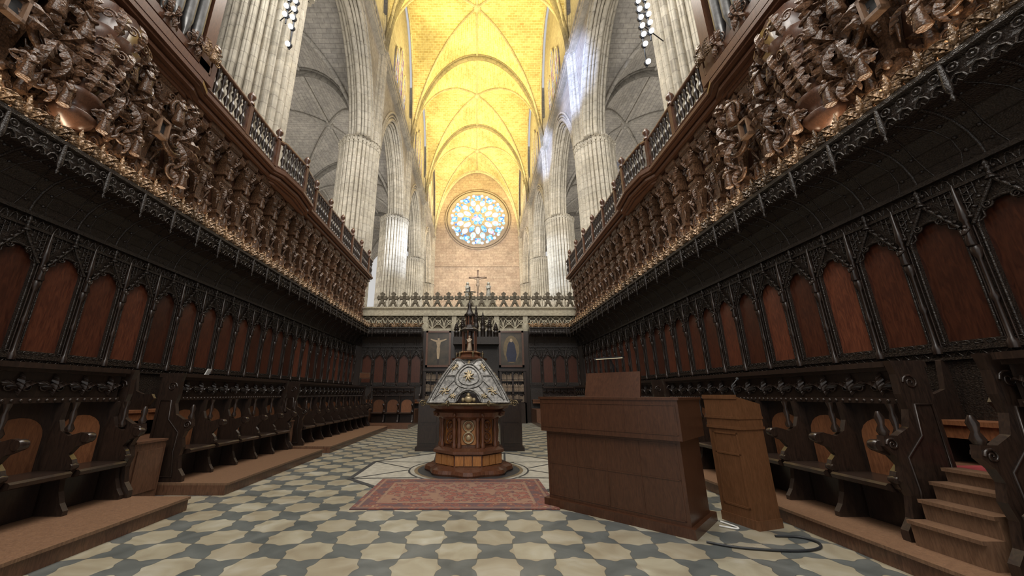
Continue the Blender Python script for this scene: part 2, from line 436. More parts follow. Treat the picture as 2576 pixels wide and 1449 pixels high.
for i in range(12):
    a=2*pi*i/12
    disc((RR*.41*math.cos(a),RR*.41*math.sin(a)),RR*.14,-.03,14,0 if i%2 else 2,.55,a-pi/2)
    a2=a+pi/12
    disc((RR*.61*math.cos(a2),RR*.61*math.sin(a2)),RR*.11,-.03,12,0,.8,a2-pi/2)
    q=(RR*.79*math.cos(a),RR*.79*math.sin(a))
    for j in range(4):
        b=a+j*pi/2+pi/4; disc((q[0]+.36*math.cos(b),q[1]+.36*math.sin(b)),.3,-.03-.002*j,10,2)
    disc(q,.2,-.045,8,0)
    for d in(-.1,.1):
        q=(RR*.88*math.cos(a2+d),RR*.88*math.sin(a2+d)); disc(q,.27,-.03,10,0)
    q=(RR*.76*math.cos(a2),RR*.76*math.sin(a2)); disc(q,.22,-.03,8,2)
mk('window_1',g,[rose_g,rosetr_m,rose_b],loc=(RC.x,60.3,RC.z),kind='structure')
f=MB();f.box(-20,20,-2,62,-.2,0);mk('floor',f,[floor_m],kind='structure')
FX,FY=-.17,8.4
md=MB()
def ringpoly(n,r0,r1,z,m,a0=0):
    v=[(r*math.cos(a0+2*pi*i/n),r*math.sin(a0+2*pi*i/n),z) for r in(r0,r1) for i in range(n)]
    md.add(v,[(i,n+i,n+(i+1)%n,(i+1)%n) for i in range(n)],m)
ringpoly(8,.05,2.4,.004,0,pi/8);ringpoly(8,2.3,2.4,.006,1,pi/8);ringpoly(48,1.2,1.24,.006,1);ringpoly(48,1.05,1.12,.006,2);ringpoly(48,.05,1.05,.006,1)
for i in range(8):
    a=pi/8+2*pi*i/8
    for d in(-.32,.32):
        p0=Vector((1.24*math.cos(a+d),1.24*math.sin(a+d),.007));p1=Vector((2.32*math.cos(a),2.32*math.sin(a),.007))
        t=(p1-p0).normalized();q=Vector((-t.y,t.x,0))*.025
        md.add([p0-q,p1-q,p1+q,p0+q],[(0,1,2,3)],1)
mk('trim_5',md,[marblew,marbled,plain('ochre_marble',(.2,.15,.09),.35)],loc=(FX,FY,0),kind='structure')

# ---------------------------------------------------------------- upper stalls
S=.69
def ogee(hw,zs,rise,n=9):
    pts=[]
    for i in range(n+1):
        t=i/n; y=hw*(1-t); z=zs+rise*(.62*math.sin(t*pi/2)+.38*t**3)
        pts.append((y,z))
    return pts
def arch_plate(mb,x0,x1,hw,y0,y1,z0,zb,zs,rise,z1,n=10,m=0):
    hs=[(hw*math.cos(pi*i/n),zs+rise*math.sin(pi*i/n)) for i in range(n,-1,-1)]
    mb.box(x0,x1,y0,-hw,z0,z1,m);mb.box(x0,x1,hw,y1,z0,z1,m);mb.box(x0,x1,-hw,hw,z0,zb,m)
    for (a,b) in zip(hs[:-1],hs[1:]):
        v=[(x,p[0],p[1]) for x in(x0,x1) for p in(a,b)]+[(x,p[0],z1) for x in(x0,x1) for p in(a,b)]
        mb.add(v,[(2,3,7,6),(0,1,5,4),(0,1,3,2)],m)
def figure(mb,c,h,m=0,arms=True):
    mb.lathe([(.16*h,0),(.19*h,.05*h),(.13*h,.45*h),(.15*h,.68*h),(.12*h,.8*h),(.045*h,.85*h)],8,c,m)
    mb.ball((c[0],c[1],c[2]+.92*h),.085*h,n=8,m=m)
    if arms: mb.tube([(c[0]+.02,c[1]-.15*h,c[2]+.75*h),(c[0]+.15*h,c[1]-.08*h,c[2]+.55*h),(c[0]+.15*h,c[1]+.06*h,c[2]+.6*h),(c[0]+.02,c[1]+.15*h,c[2]+.75*h)],.045*h,5,m)
def finial(mb,c,h,r,m=0):
    mb.lathe([(r,0),(r*.9,h*.1),(r*.45,h*.2),(r*.35,h*.45),(r*.8,h*.55),(r*.35,h*.65),(r*.6,h*.78),(r*.1,h)],6,c,m)
    for a in range(4):
        mb.ball((c[0]+r*math.cos(a*pi/2),c[1]+r*math.sin(a*pi/2),c[2]+h*.55),r*.4,n=5,m=m)
def upper_stall():
    r=empty('choir_stall',(0,0,0),0,label='dark carved wooden choir stall with tall arched red-brown back panel',category='choir stall',group='upper row choir stalls')
    a=MB();arch_plate(a,0,.07,.25,-S/2,S/2,.75,2.12,3.36,.26,4.14)
    a.box(.07,.1,-S/2,S/2,2.0,2.06);a.box(.07,.12,-S/2,S/2,1.9,1.93);a.box(.07,.1,-S/2,S/2,3.9,3.94);a.box(.07,.13,-S/2,S/2,4.08,4.14)
    a.tube([(.075,.265*math.cos(t*pi/10),3.36+.275*math.sin(t*pi/10)) for t in range(11)],.02,5)
    for s in(-1,1): a.tube([(.075,s*.265,2.12),(.075,s*.265,3.36)],.014,5)
    for i in range(6):
        y=-S/2+(i+.5)*S/6
        a.tube([(.085,y-.045,3.95),(.09,y-.03,4.02),(.09,y,4.06),(.09,y+.03,4.02),(.085,y+.045,3.95)],.01,4)
        a.tube([(.08,y-.045,1.94),(.085,y,1.995),(.08,y+.045,1.94)],.008,4)
        a.tube([(.09,y+.04*math.cos(t*pi/4),2.09+.02*math.sin(t*pi/4)) for t in range(8)],.006,4,0,True)
    for s in(-1,1):
        for kx in range(4):
            z0=3.5+kx*.1
            a.tube([(.08,s*.31,z0),(.08,s*(.29-.04*kx),z0+.06),(.08,s*.31,z0+.1)],.01,4)
            a.tube([(.08,s*(.3-.06*kx),3.55+.1*kx),(.08,s*(.3-.06*kx),3.9)],.008,4)
    mk('stall_back_frame',a,[dark],r)
    p=MB();p.box(-.01,.03,-.3,.3,2.08,3.75);mk('back_panel',p,[redw],r,label='plain red-brown arched panel')
    o=MB()
    for s in(-1,1):
        pts=ogee(.28,3.42,.44)
        o.tube([(.1,s*y,z) for y,z in pts],.022,5)
        for (y,z) in pts[1:-1:2]: o.ball((.12,s*(y+.02),z+.035),.026,(1,1,.8),n=6)
        o.spiral((.1,s*.12,3.58),.05,.012,sg=s)
        for aa in (.5,1.0): o.tube([(.085,s*.245*math.cos(aa-.25),3.36+.25*math.sin(aa-.25)),(.085,s*.2*math.cos(aa),3.36+.21*math.sin(aa)),(.085,s*.245*math.cos(aa+.25),3.36+.25*math.sin(aa+.25))],.012,4)
    finial(o,(.11,0,3.84),.24,.055)
    mk('ogee_crest',o,[dark],r)
    q=MB();q.lathe([(.045,1.98),(.05,2.05),(.025,2.1),(.022,2.5),(.04,2.55),(.02,2.62),(.02,3.0),(.045,3.06),(.055,3.12),(.03,3.18),(.03,3.45),(.05,3.5),(.04,3.62),(.012,3.95)],8,(.1,S/2,0))
    for s in(-1,1): q.tube([(.09,S/2+s*.045,2.0),(.09,S/2+s*.045,3.4)],.009,4)
    figure(q,(.13,S/2,3.16),.26)
    mk('pilaster',q,[darks],r)
    s_=MB();s_.box(.05,.5,-.3,.3,1.16,1.21);s_.box(.44,.47,-.3,.3,1.02,1.16);mk('seat',s_,[seatw],r)
    d=MB();d.prism([(.07,.75),(.5,.75),(.46,.95),(.42,1.1),(.5,1.3),(.58,1.42),(.52,1.5),(.35,1.5),(.2,1.56),(.14,1.9),(.07,1.95)],'y',S/2-.03,S/2+.03);mk('armrest',d,[darks],r)
    return r
XL,XR,YE=-6.8,5.9,21.25
locs=[(XL,.9+S*i,0,0) for i in range(29)]+[(XR,.9+S*i,0,pi) for i in range(29)]
endl=[(-6.2+S*i,YE,0,-pi/2) for i in range(5)]+[(3.3+S*i,YE,0,-pi/2) for i in range(4)]
ust=upper_stall();ust.location=locs[0][:3];ust.rotation_euler=(0,0,locs[0][3])
for l in locs[1:]: dup(ust,l[:3],l[3])
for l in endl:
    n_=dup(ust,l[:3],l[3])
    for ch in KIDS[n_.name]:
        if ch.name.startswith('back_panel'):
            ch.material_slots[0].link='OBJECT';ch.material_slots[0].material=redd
# ---------------------------------------------------------------- canopy
COV=[(.06,4.14),(.09,4.3),(.17,4.47),(.3,4.62),(.48,4.72),(.62,4.76)]
def crest_mesh():
    m=MB()
    finial(m,(0,0,0),.36,.05)
    for s in(-1,1):
        m.spiral((0,s*.09,.12),.075,.02,sg=s,a0=0 if s<0 else pi)
        m.blade((.01,s*.04,.02),.3,pi/2-s*.5,-s*1.2,.05,.06)
        m.blade((.02,s*.02,.0),.2,pi/2-s*1.1,s*1.0,.045,.06)
        m.ball((.02,s*.13,.05),.035,(1,1,1.2),n=6)
    m.ball((.03,0,.12),.045,(1,.8,1.6),n=6)
    return m.mesh('cresting')
crm=crest_mesh()
fr=MB()
for i in range(4):
    y=-S/2+(i+.5)*S/4
    fr.tube([(0,y-.075,0),(0,y-.05,.06),(0,y,.09),(0,y+.05,.06),(0,y+.075,0)],.013,5)
    fr.tube([(0,y-.075,0),(0,y-.03,-.03),(0,y,.02),(0,y+.03,-.03),(0,y+.075,0)],.009,4)
    fr.tube([(.01,y+.05*math.cos(t*pi/4),.18+.05*math.sin(t*pi/4)) for t in range(8)],.012,4,0,True)
    fr.ball((.01,y,.18),.02,(.6,1,1),n=6)
fr.lathe([(.005,-.2),(.025,-.15),(.01,-.11),(.035,-.06),(.04,.0),(.025,.3)],6,(.01,S/2,0))
frm=fr.mesh('canopy_fringe')
rb=MB();rb.tube([(x-.005,0,z-.005) for x,z in COV],.02,5)
for i in range(1,5): rb.tube([(COV[i][0],-S/2,COV[i][1]),(COV[i][0],S/2,COV[i][1])],.008,4)
# small foliate bosses and blind cusping across each coved panel
for s in(-1,1):
    rb.tube([(x-.005,s*S/3.2*(1-.3*math.sin(i*.9)),z-.005) for i,(x,z) in enumerate(COV)],.01,4)
    for i in(1,2,3,4): rb.ball((COV[i][0],s*S/6,COV[i][1]-.01),.025,n=6)
for i in range(6): rb.ball((.5,-S/2+(i+.5)*S/6,4.73),.022,n=6)
rbm=rb.mesh('coving_rib')
def canopy(loc,rot,n):
    r=empty('stall_canopy',loc,rot,label='dark wooden coved canopy with carved fringe and gilded leaf cresting',category='canopy',group='choir stall canopies')
    b=MB();Ln=n*S
    b.prism([(0,4.14)]+COV+[(.66,4.78),(.68,4.86),(.66,4.9),(.66,5.0),(.72,5.04),(.72,5.1),(0,5.1)],'y',0,Ln)
    mk('canopy_body',b,[dark],r)
    for i in range(n):
        mk('coving_rib',rbm,[dark],r,(0,i*S+S/2,0)); mk('canopy_fringe',frm,[dark],r,(.69,i*S+S/2,4.76))
        mk('cresting',crm,[gilt],r,(.66,i*S+S*.25,5.1)); mk('cresting',crm,[gilt],r,(.66,i*S+S*.75,5.1))
    return r
canopy((XL,.55,0),0,30)
canopy((XR,.55+30*S,0),pi,30)
canopy((-6.55,YE,0),-pi/2,5);canopy((2.95,YE,0),-pi/2,4)
# ---------------------------------------------------------------- lower stalls
def lower_stall():
    r=empty('lower_choir_stall',(0,0,0),0,label='low dark wooden choir seat with rounded red-brown back and scrolled arm',category='choir stall',group='lower row choir stalls')
    b=MB();b.box(-.1,0,-S/2,S/2,.17,1.4);mk('stall_back',b,[darks],r)
    p=MB();pts=[(-.27,.64),(.27,.64)]+[(.27*math.cos(pi*i/10),1.02+.22*math.sin(pi*i/10)) for i in range(11)]
    p.prism(pts,'x',0,.018);mk('back_panel',p,[seatw],r,label='orange-brown panel with rounded top')
    d=MB();d.box(-.14,.1,-S/2,S/2,1.4,1.46);d.box(-.14,.06,-S/2,S/2,1.46,1.74);d.box(-.14,.12,-S/2,S/2,1.74,1.78);d.box(-.28,.18,-S/2,S/2,1.78,1.84)
    for i in range(2):
        y=-S/2+(i+.5)*S/2
        for s in(-1,1):
            d.spiral((.075,y+s*.09,1.58),.06,.013,sg=s,a0=pi/2)
            d.blade((.075,y,1.52),.2,pi/2-s*.7,-s*1.2,.035,.03)
        d.blade((.08,y,1.48),.22,pi/2,0,.035,.03)
    for i in range(8): d.ball((.1,-S/2+(i+.5)*S/8,1.43),.02,n=6)
    mk('desk_ledge',d,[darks],r)
    s_=MB();s_.prism([(0,.56),(.4,.56),(.46,.58),(.47,.62),(.44,.64),(0,.64)],'y',-.3,.3);s_.prism([(.02,.17),(.14,.17),(.14,.56),(.02,.56)],'y',-.3,.3)
    mk('seat',s_,[darks],r)
    v=MB();pr=[(0,.17),(.46,.17),(.46,.22),(.4,.3),(.35,.42),(.33,.54),(.4,.6),(.44,.68),(.4,.76),(.34,.82),(.4,.9),(.5,.94),(.55,1.0),(.52,1.05),(.42,1.06),(.28,1.02),(.17,1.08),(.12,1.2),(.13,1.4),(0,1.4)]
    v.prism(pr,'y',S/2-.03,S/2+.03)
    M=Matrix.Rotation(pi/2,4,'X')
    v.lathe([(.05,-.045),(.058,-.03),(.058,.03),(.05,.045)],12,(.5,S/2,1.0),mat=M)
    v.lathe([(.035,-.045),(.045,0),(.035,.045)],10,(.4,S/2,.68),mat=M)
    v.lathe([(.03,1.06),(.045,1.1),(.02,1.16),(.035,1.26),(.02,1.32),(.04,1.4)],8,(.24,S/2,0))
    mk('divider_arm',v,[darks],r)
    return r
LX,RX=-5.15,4.55
blocksL=[(1.3,6),(6.5,5),(10.75,9)]
blocksR=[(1.8,2),(4.05,7),(9.6,11)]
lst=None
def endp():
    m=MB();m.prism([(-.15,.17),(.5,.17),(.5,.26),(.42,.36),(.38,.55),(.42,.68),(.38,.82),(.42,.92),(.5,1.0),(.48,1.1),(.34,1.1),(.2,1.18),(.15,1.35),(.18,1.5),(.17,1.7),(.2,1.84),(-.15,1.84)],'y',-.035,.035)
    for s in(-1,1):
        m.spiral((.42,s*.04,1.02),.06,.014,plane='xz');m.spiral((.05,s*.04,1.62),.08,.012,plane='xz')
        m.tube([(-.1,s*.04,.25),(.34,s*.04,.25),(.28,s*.04,.6),(.3,s*.04,.9),(.1,s*.04,1.1),(.08,s*.04,1.4),(-.1,s*.04,1.4)],.012,5,0,True)
    m.lathe([(.035,1.1),(.05,1.14),(.025,1.2),(.04,1.27),(.015,1.33)],8,(.44,0,0))
    return m.mesh('stall_end_panel')
epm=endp()
for side,(bl,X,rt) in enumerate(((blocksL,LX,0),(blocksR,RX,pi))):
    for (y0,n) in bl:
        for i in range(n):
            l=(X,y0+S*(i+.5),0)
            if lst is None:
                lst=lower_stall();lst.location=l
            else: dup(lst,l,rt)
        for yy in(y0-.05,y0+n*S+.08):
            mk('stall_end_panel',epm,[darks],None,(X,yy,0),rt,label='dark carved scrolled end panel closing a row of seats',category='stall end panel',group='stall end panels')
for x0,n in((-5.2,3),(3.3,3)):
    for i in range(n): dup(lst,(x0+S*(i+.5),19.2,0),-pi/2)
def plat(name,x0,x1,y0,y1,z0,z1,lab,nose=0):
    m=MB();m.box(x0,x1,y0,y1,z0,z1-.03)
    m.box(x0-(.03 if nose<0 else 0),x1+(.03 if nose>0 else 0),y0,y1,z1-.03,z1,1)
    return mk(name,m,[platw,stepw if nose else platw],label=lab,category='platform')
for (y0,n) in blocksL: plat('stall_platform',-5.25,-3.9,y0-.15 if y0>2 else 0,y0+n*S+.15,0,.17,'polished brown wooden platform under the low seats',1)
for (y0,n) in [(0.2,12.9),(9.45,11.3)]: plat('stall_platform',3.75,4.65,y0,y0+n*S,0,.17,'polished brown wooden platform under the low seats',-1)
plat('upper_platform',-6.8,-5.26,0,YE,0,.75,'raised wooden floor behind the low seats')
plat('upper_platform',4.66,5.9,0,YE,0,.75,'raised wooden floor behind the low seats')
for x0,x1 in((-5.2,-3.1),(2.95,4.6)):
    plat('stall_platform',x0,x1,17.6,19.3,0,.17,'polished brown wooden platform under the end seats')
    plat('upper_platform',x0,x1,19.31,YE,0,.75,'raised wooden floor before the end stalls')
for y0,y1 in((5.72,6.28),(10.2,10.5)):
    m=MB();m.box(-5.25,-4.9,y0,y1,0,.8);m.box(-5.25,-4.88,y0,y1,.8,.83)
    m.box(-4.9,-4.885,y0+.06,y1-.06,.12,.7)
    mk('gap_panel',m,[platw],label='plain brown wooden panel closing the gap between seat rows',category='panel',group='gap panels')
def stair(x0,x1,y0,y1,zs,sg):
    n=len(zs);m=MB()
    for i,z in enumerate(zs):
        xa=x0+(x1-x0)*i/n
        nx=xa-(.03 if x1>x0 else -.03)
        m.box(min(xa,x1),max(xa,x1),y0,y1,(zs[i-1] if i else (.0 if sg<0 else .17)),z-.03)
        m.box(min(nx,x1),max(nx,x1),y0,y1,z-.03,z)
    return mk('wooden_steps',m,[stepw],label='short flight of worn brown wooden steps to the upper stalls',category='steps')
stair(4.02,4.65,3.36,3.9,[.38,.55,.7,.82],1)
mk('red_carpet',MB().box(4.72,5.6,3.0,4.3,.75,.77).box(4.9,5.5,3.3,3.9,.77,.9),[redcloth],label='red carpet and cushion on the upper stall floor',category='carpet')
# ---------------------------------------------------------------- organ galleries
KZ=1.11
def motif(m,c,s,rnd,thin=1.0):
    x,y,z=c
    for g_ in(-1,1):
        m.spiral((x,y+g_*.2*s,z+.04*s),.17*s,.026*s*thin,sg=-g_,a0=(0 if g_>0 else pi)+pi/2*g_,n=18,turns=1.4)
        m.spiral((x+.02,y+g_*.17*s,z-.28*s),.1*s,.02*s*thin,sg=g_,a0=pi/2,n=14)
        for (aa,cu,R,w_) in((1.25,.9,.5,.05),(.7,1.4,.42,.045),(-.9,-1.2,.4,.045),(-1.3,.8,.45,.05)):
            a=aa+rnd.uniform(-.08,.08)
            if g_<0: a=pi-a;cu=-cu
            m.blade((x+.02,y+g_*.03,z),R*s,a,cu,w_*s*1.2,.1*s)
    m.ball((x+.08*s,y,z),.05*s,(1,1,1.3),n=8)
def col_mesh():
    m=MB()
    pr=[(.3,0),(.3,.1),(.24,.12),(.24,.16),(.13,.2),(.16,.38),(.22,.52),(.22,.58),(.14,.6),(.14,.66),(.2,.68),(.2,.74),(.11,.78),(.13,1.0),(.2,1.4),(.24,1.46),(.24,1.52),(.15,1.54),(.15,1.62),(.25,1.64),(.25,1.72),(.17,1.75),(.17,1.95),(.22,2.0),(.22,2.05),(.3,2.28),(.26,2.3),(.34,2.36),(.34,2.5)]
    pr=[(r*.95,z*KZ) for r,z in pr]
    m.lathe(pr,4,smooth=False,a0=pi/4)
    for z in(.3,1.12): m.blade((.12,0,z*KZ-.08),.3,pi/2,0,.05,.05)
    for s in(-1,1):
        m.spiral((.2,s*.17,2.18*KZ),.1,.024,sg=s);m.spiral((.14,s*.16,.45*KZ),.08,.02,sg=-s)
        m.spiral((.14,s*.18,1.35*KZ),.09,.02,sg=s);m.blade((.16,s*.1,1.95*KZ),.3,pi/2-s*.3,-s*.9,.05,.06)
        m.blade((.12,s*.12,.95*KZ),.34,pi/2-s*.5,-s*1.0,.05,.06);m.blade((.12,s*.14,.1),.32,pi/2-s*.6,s*.9,.05,.06)
        m.tube([(.1,s*.16,.8*KZ),(.14,s*.22,1.0*KZ),(.1,s*.16,1.2*KZ)],[.01,.03,.012],6)
    figure(m,(.17,0,1.56*KZ),.4)
    m.ball((.16,0,.62*KZ),.06,(1,1,1.2),n=8)
    return m.mesh('carved_column')
colm=col_mesh()
bal=MB();bal.lathe([(.06,0),(.06,.06),(.03,.1),(.035,.16),(.075,.3),(.06,.38),(.025,.45),(.03,.55),(.07,.64),(.035,.72),(.06,.78),(.06,.9)],8)
balm=bal.mesh('baluster')
ballf=MB();ballf.lathe([(.1,0),(.1,.06),(.05,.1),(.05,.14),(.11,.22),(.11,.28),(.06,.36),(.02,.42)],10);ballfm=ballf.mesh('ball_finial')
fig=MB();figure(fig,(.06,0,.02),.44)
for s in(-1,1):
    fig.spiral((.0,s*.19,.14),.09,.02,sg=-s,a0=0 if s>0 else pi)
    fig.blade((.0,s*.06,.05),.3,pi/2-s*.9,s*.9,.04,.06);fig.blade((.0,s*.06,.2),.28,pi/2-s*.5,-s*.9,.04,.06)
figm=fig.mesh('carved_figure')
fg2=MB().merge(fig);fgm2=fg2.mesh('carved_putto')
brk=MB()
brk.prism([(0,0),(.1,.02),(.16,.14),(.16,.3),(.3,.42),(.34,.5),(.34,.6),(0,.6)],'y',-.1,.1)
for s in(-1,1): brk.spiral((.2,s*.11,.42),.1,.02,plane='xz');brk.blade((.08,s*.14,.1),.4,pi/2-s*.2,-s*.8,.05,.06)
brk.blade((.16,0,.05),.3,pi/2,0,.06,.04)
brkm=brk.mesh('carved_bracket')
GT=7.82
def gallery(loc,rot,sg):
    r=empty('organ_gallery',loc,rot,label='carved brown wooden organ gallery with ornate columns and turned balustrade',category='gallery',group='organ galleries')
    Ln=20.4
    w=MB();w.box(-.6,.05,0,Ln,5.1,GT+.1)
    mk('gallery_wall',w,[browns],r)
    def dirn(y): return y if sg>0 else Ln-y
    edge=[(0,.8),(6.0,.8),(6.3,.68),(9.3,.68),(9.6,.85),(10.6,.95),(11.6,.85),(11.9,.66),(Ln,.66)]
    c=MB()
    lay=[(-.34,0,.08),(-.26,.08,.12),(-.16,.12,.2),(-.2,.2,.25),(-.06,.25,.31),(0,.31,.4),(-.06,.4,.48)]
    for (o,z0,z1) in lay:
        pts=[(e[1]+o,dirn(e[0])) for e in edge]
        poly=pts+[(-.6,dirn(Ln)),(-.6,dirn(0))]
        c.prism(poly,'z',GT-.05+z0,GT-.05+z1)
    for i in range(90):
        y=.2+i*.225
        c.box(.1,.4,dirn(y)-.05,dirn(y)+.05,GT-.12,GT-.05)
    mk('gallery_cornice',c,[browns],r)
    pn=MB();rnd=random.Random(1)
    pn.prism([(-.14,5.55),(.14,5.55),(.14,6.7),(0,6.85),(-.14,6.7)],'x',.05,.08)
    pn.tube([(.09,a_,b_) for a_,b_ in((-.15,5.55),(.15,5.55),(.15,6.7),(0,6.87),(-.15,6.7))],.018,5,0,True)
    motif(pn,(.08,0,6.45),.42,rnd);pn.spiral((.1,0,6.95),.1,.02)
    pnm=pn.mesh('niche_panel')
    for i in range(27):
        y=.4+i*.75
        mk('carved_column',colm,[brownc],r,(.2,dirn(y),5.12),0)
        mk('carved_figure',figm,[gilt],r,(.36,dirn(y+.37),5.12))
        mk('carved_putto',fgm2,[brownc],r,(.14,dirn(y+.37),5.7))
        mk('carved_bracket',brkm,[brownc],r,(.06,dirn(y+.37),7.16))
        mk('niche_panel',pnm,[brownc],r,(0,dirn(y+.37),0))
    def ex(y):
        for a,b in zip(edge[:-1],edge[1:]):
            if a[0]<=y<=b[0]: return a[1]+(b[1]-a[1])*(y-a[0])/(b[0]-a[0])
        return .6
    T=GT+.43
    rl=MB();
    P=[(ex(y)-.12,dirn(y),T+.92) for y in [6.2,9.3,9.6,10.6,11.6,11.9,Ln]]
    for off,rr in((0,.06),(.05,.04)): rl.tube([(p[0],p[1],p[2]+off) for p in P],rr,8)
    rl.tube([(p[0],p[1],T+.04) for p in P],.05,6)
    mk('handrail',rl,[browns],r)
    n=0;y=6.4
    nw=MB();nw.box(-.07,.07,-.07,.07,0,.95);nwm=nw.mesh('newel_post')
    while y<Ln-.1:
        if n%7==0:
            mk('newel_post',nwm,[browns],r,(ex(y)-.12,dirn(y),T))
            mk('ball_finial',ballfm,[browns],r,(ex(y)-.12,dirn(y),T+.97))
        else: mk('baluster',balm,[darks],r,(ex(y)-.12,dirn(y),T+.04))
        y+=.21;n+=1
    pdm=MB();pdm.lathe([(.02,0),(.05,.02),(.16,.07),(.28,.18),(.33,.28),(.27,.33),(.22,.37),(.25,.45),(.33,.55),(.36,.62),(.3,.68),(.34,.95),(.42,1.3),(.5,1.6),(.58,1.75),(.5,1.82),(.55,2.25)],24,mod=lambda a,z:1+(.05*abs(math.cos(6*a)) if z>.7 else 0))
    pmm=pdm.mesh('organ_pendant')
    lm=MB();rnd=random.Random(2)
    for z,R in((.75,.32),(1.05,.38),(1.35,.45),(1.85,.55)):
        for i in range(6):
            b=MB();b.blade((R,0,z-.15),.5,pi/2,rnd.choice((-.5,.5)),.1,.14)
            b.spiral((R+.06,.15,z+.1),.1,.02);lm.merge(b,Matrix.Rotation(-1.4+i*.56,4,'Z'))
    lmm=lm.mesh('pendant_leaves')
    vo=MB();rnd=random.Random(7)
    for s in(-1,1):
        vo.spiral((.1,s*.62,1.0),.34,.06,sg=s,a0=pi/2,n=30,turns=1.8);vo.spiral((.1,s*.55,1.75),.24,.045,sg=-s,a0=-pi/2,n=26,turns=1.6)
        vo.spiral((.12,s*.7,.35),.2,.04,sg=s,a0=0,n=22)
        for a_,cu in((.9,1.0),(.3,-1.0),(-.5,1.2),(-1.1,-1)):
            A_=a_ if s>0 else pi-a_
            vo.blade((.14,s*.6,1.05),.6,A_,cu*s,.09,.16)
            vo.blade((.14,s*.55,1.8),.42,A_,-cu*s,.07,.12)
            vo.blade((.14,s*.65,.4),.36,A_,cu*s,.06,.1)
        figure(vo,(.25,s*.4,1.3),.6);figure(vo,(.25,s*.85,.1),.45)
    vom=vo.mesh('rococo_volutes')
    fw=MB()
    for a_ in((-.12,-.08,0,.4),(.08,.12,0,.4),(-.12,.12,0,.05),(-.12,.12,.35,.4)): fw.box(0,.12,a_[0],a_[1],a_[2],a_[3],0)
    fw.box(0,.04,-.08,.08,.05,.35,1);fwm=fw.mesh('framed_opening')  # black backing box paints in the shade inside the opening
    for yy in(1.9,4.3):
        mk('organ_pendant',pmm,[browns],r,(.34,dirn(yy),5.5),label='smooth turned wooden pendant')
        mk('pendant_leaves',lmm,[brownc],r,(.34,dirn(yy),5.5))
    for yy in(.7,1.9,3.1,4.3,5.4): mk('rococo_volutes',vom,[brownc],r,(.42,dirn(yy),5.55))
    for yy,zz in((.6,6.3),(3.1,6.3),(5.5,6.3)): mk('framed_opening',fwm,[stepw,black],r,(.62,dirn(yy),zz))
    return r
gallery((XL-.05,.6,0),0,1)
gallery((XR+.05,.6+20.4,0),pi,-1)
def organ(loc,rot,sg):
    r=empty('pipe_organ',loc,rot,label='carved brown wooden organ case with grey metal pipes',category='organ',group='pipe organs')
    b=MB();b.box(-.9,.1,-3.1,3.1,0,9)
    for z in(.0,.35,4.2,8.8): b.box(-.95,.3+(.1 if z==0 else 0),-3.2,3.2,z,z+.2)
    for y in(-3,-1.2,1.2,3):
        b.box(.1,.3,y-.15,y+.15,0,9)
    mk('organ_case',b,[browns],r)
    for j,(y0,n) in enumerate(((-2.5,5),(-.9,7),(1.5,5))):
        for i in range(n):
            h=3.0+.5*math.sin(pi*(i+.5)/n)
            p=MB();p.lathe([(.02,0),(.1,.35),(.11,.4),(.11,h)],10)
            mk('organ_pipe',p,[pipem],r,(.28,y0+i*.28,.55))
    rnd=random.Random(5)
    m=MB()
    for i in range(6): motif(m,(.12,-2.5+i,4.0),1.1,rnd)
    mk('carved_relief',m,[brownc],r,(.25,0,.2))
    m=MB()
    for i in range(9): motif(m,(0,-2.6+i*.65,.42),.6,rnd)
    mk('carved_relief',m,[brownc],r,(.32,0,.2))
    m=MB()
    for i in range(7): motif(m,(.05,0,.5+i*1.0),1.2,rnd);figure(m,(.15,.1*(-1)**i,.9+i),.5)
    wing=m.mesh('carved_wing')
    for s in(-1,1): mk('carved_wing',wing,[brownc],r,(-.4,s*3.1,0.2),s*pi/2)
    for y in(-3,-1.2,1.2,3): mk('carved_figure',figm,[brownc],r,(.4,y,.55))
    return r
organ((XL+.3,3.7,GT+.44),0,1);organ((XR-.3,3.7,GT+.44),pi,-1)
# ---------------------------------------------------------------- spotlight racks on the piers
def rack(loc,sg):
    r=empty('spotlight_rack',loc,0,label='vertical rack of bright white round spotlights fixed to a stone pier',category='light fixture',group='spotlight racks')
    p=MB();p.tube([(0,0,0),(0,0,8)],.03,6);p.tube([(.3*sg,0,1.2),(.3*sg,0,8)],.03,6)
    for z in(1.5,2.5,3.5,5): p.tube([(0,0,z),(.3*sg,0,z)],.025,5)
    p.tube([(0,0,2),(sg*1.2,.7,2)],.02,5);p.tube([(0,0,6),(sg*1.2,.7,6)],.02,5)
    mk('rack_pole',p,[iron],r)
    hd=MB();hd.ball((0,-.02,0),.085,n=10,m=1);hd.lathe([(.05,0),(.1,.1),(.1,.14)],10,(0,.1,-.06),0)
    hm=hd.mesh('lamp_head')
    for x,z in[(0,.1),(0,.9),(0,1.35),(sg*.3,1.5),(0,1.75),(sg*.3,1.9),(0,2.15),(sg*.3,2.3),(0,2.55),(sg*.3,2.7),(0,2.95),(sg*.3,3.1),(0,3.4),(sg*.3,3.6),(0,3.9),(sg*.3,4.1)]:
        mk('lamp_head',hm,[iron,bulb],r,(x,-.12,z))
rack((-6.75,10.4,13.4),-1);rack((6.0,10.4,12.6),1)
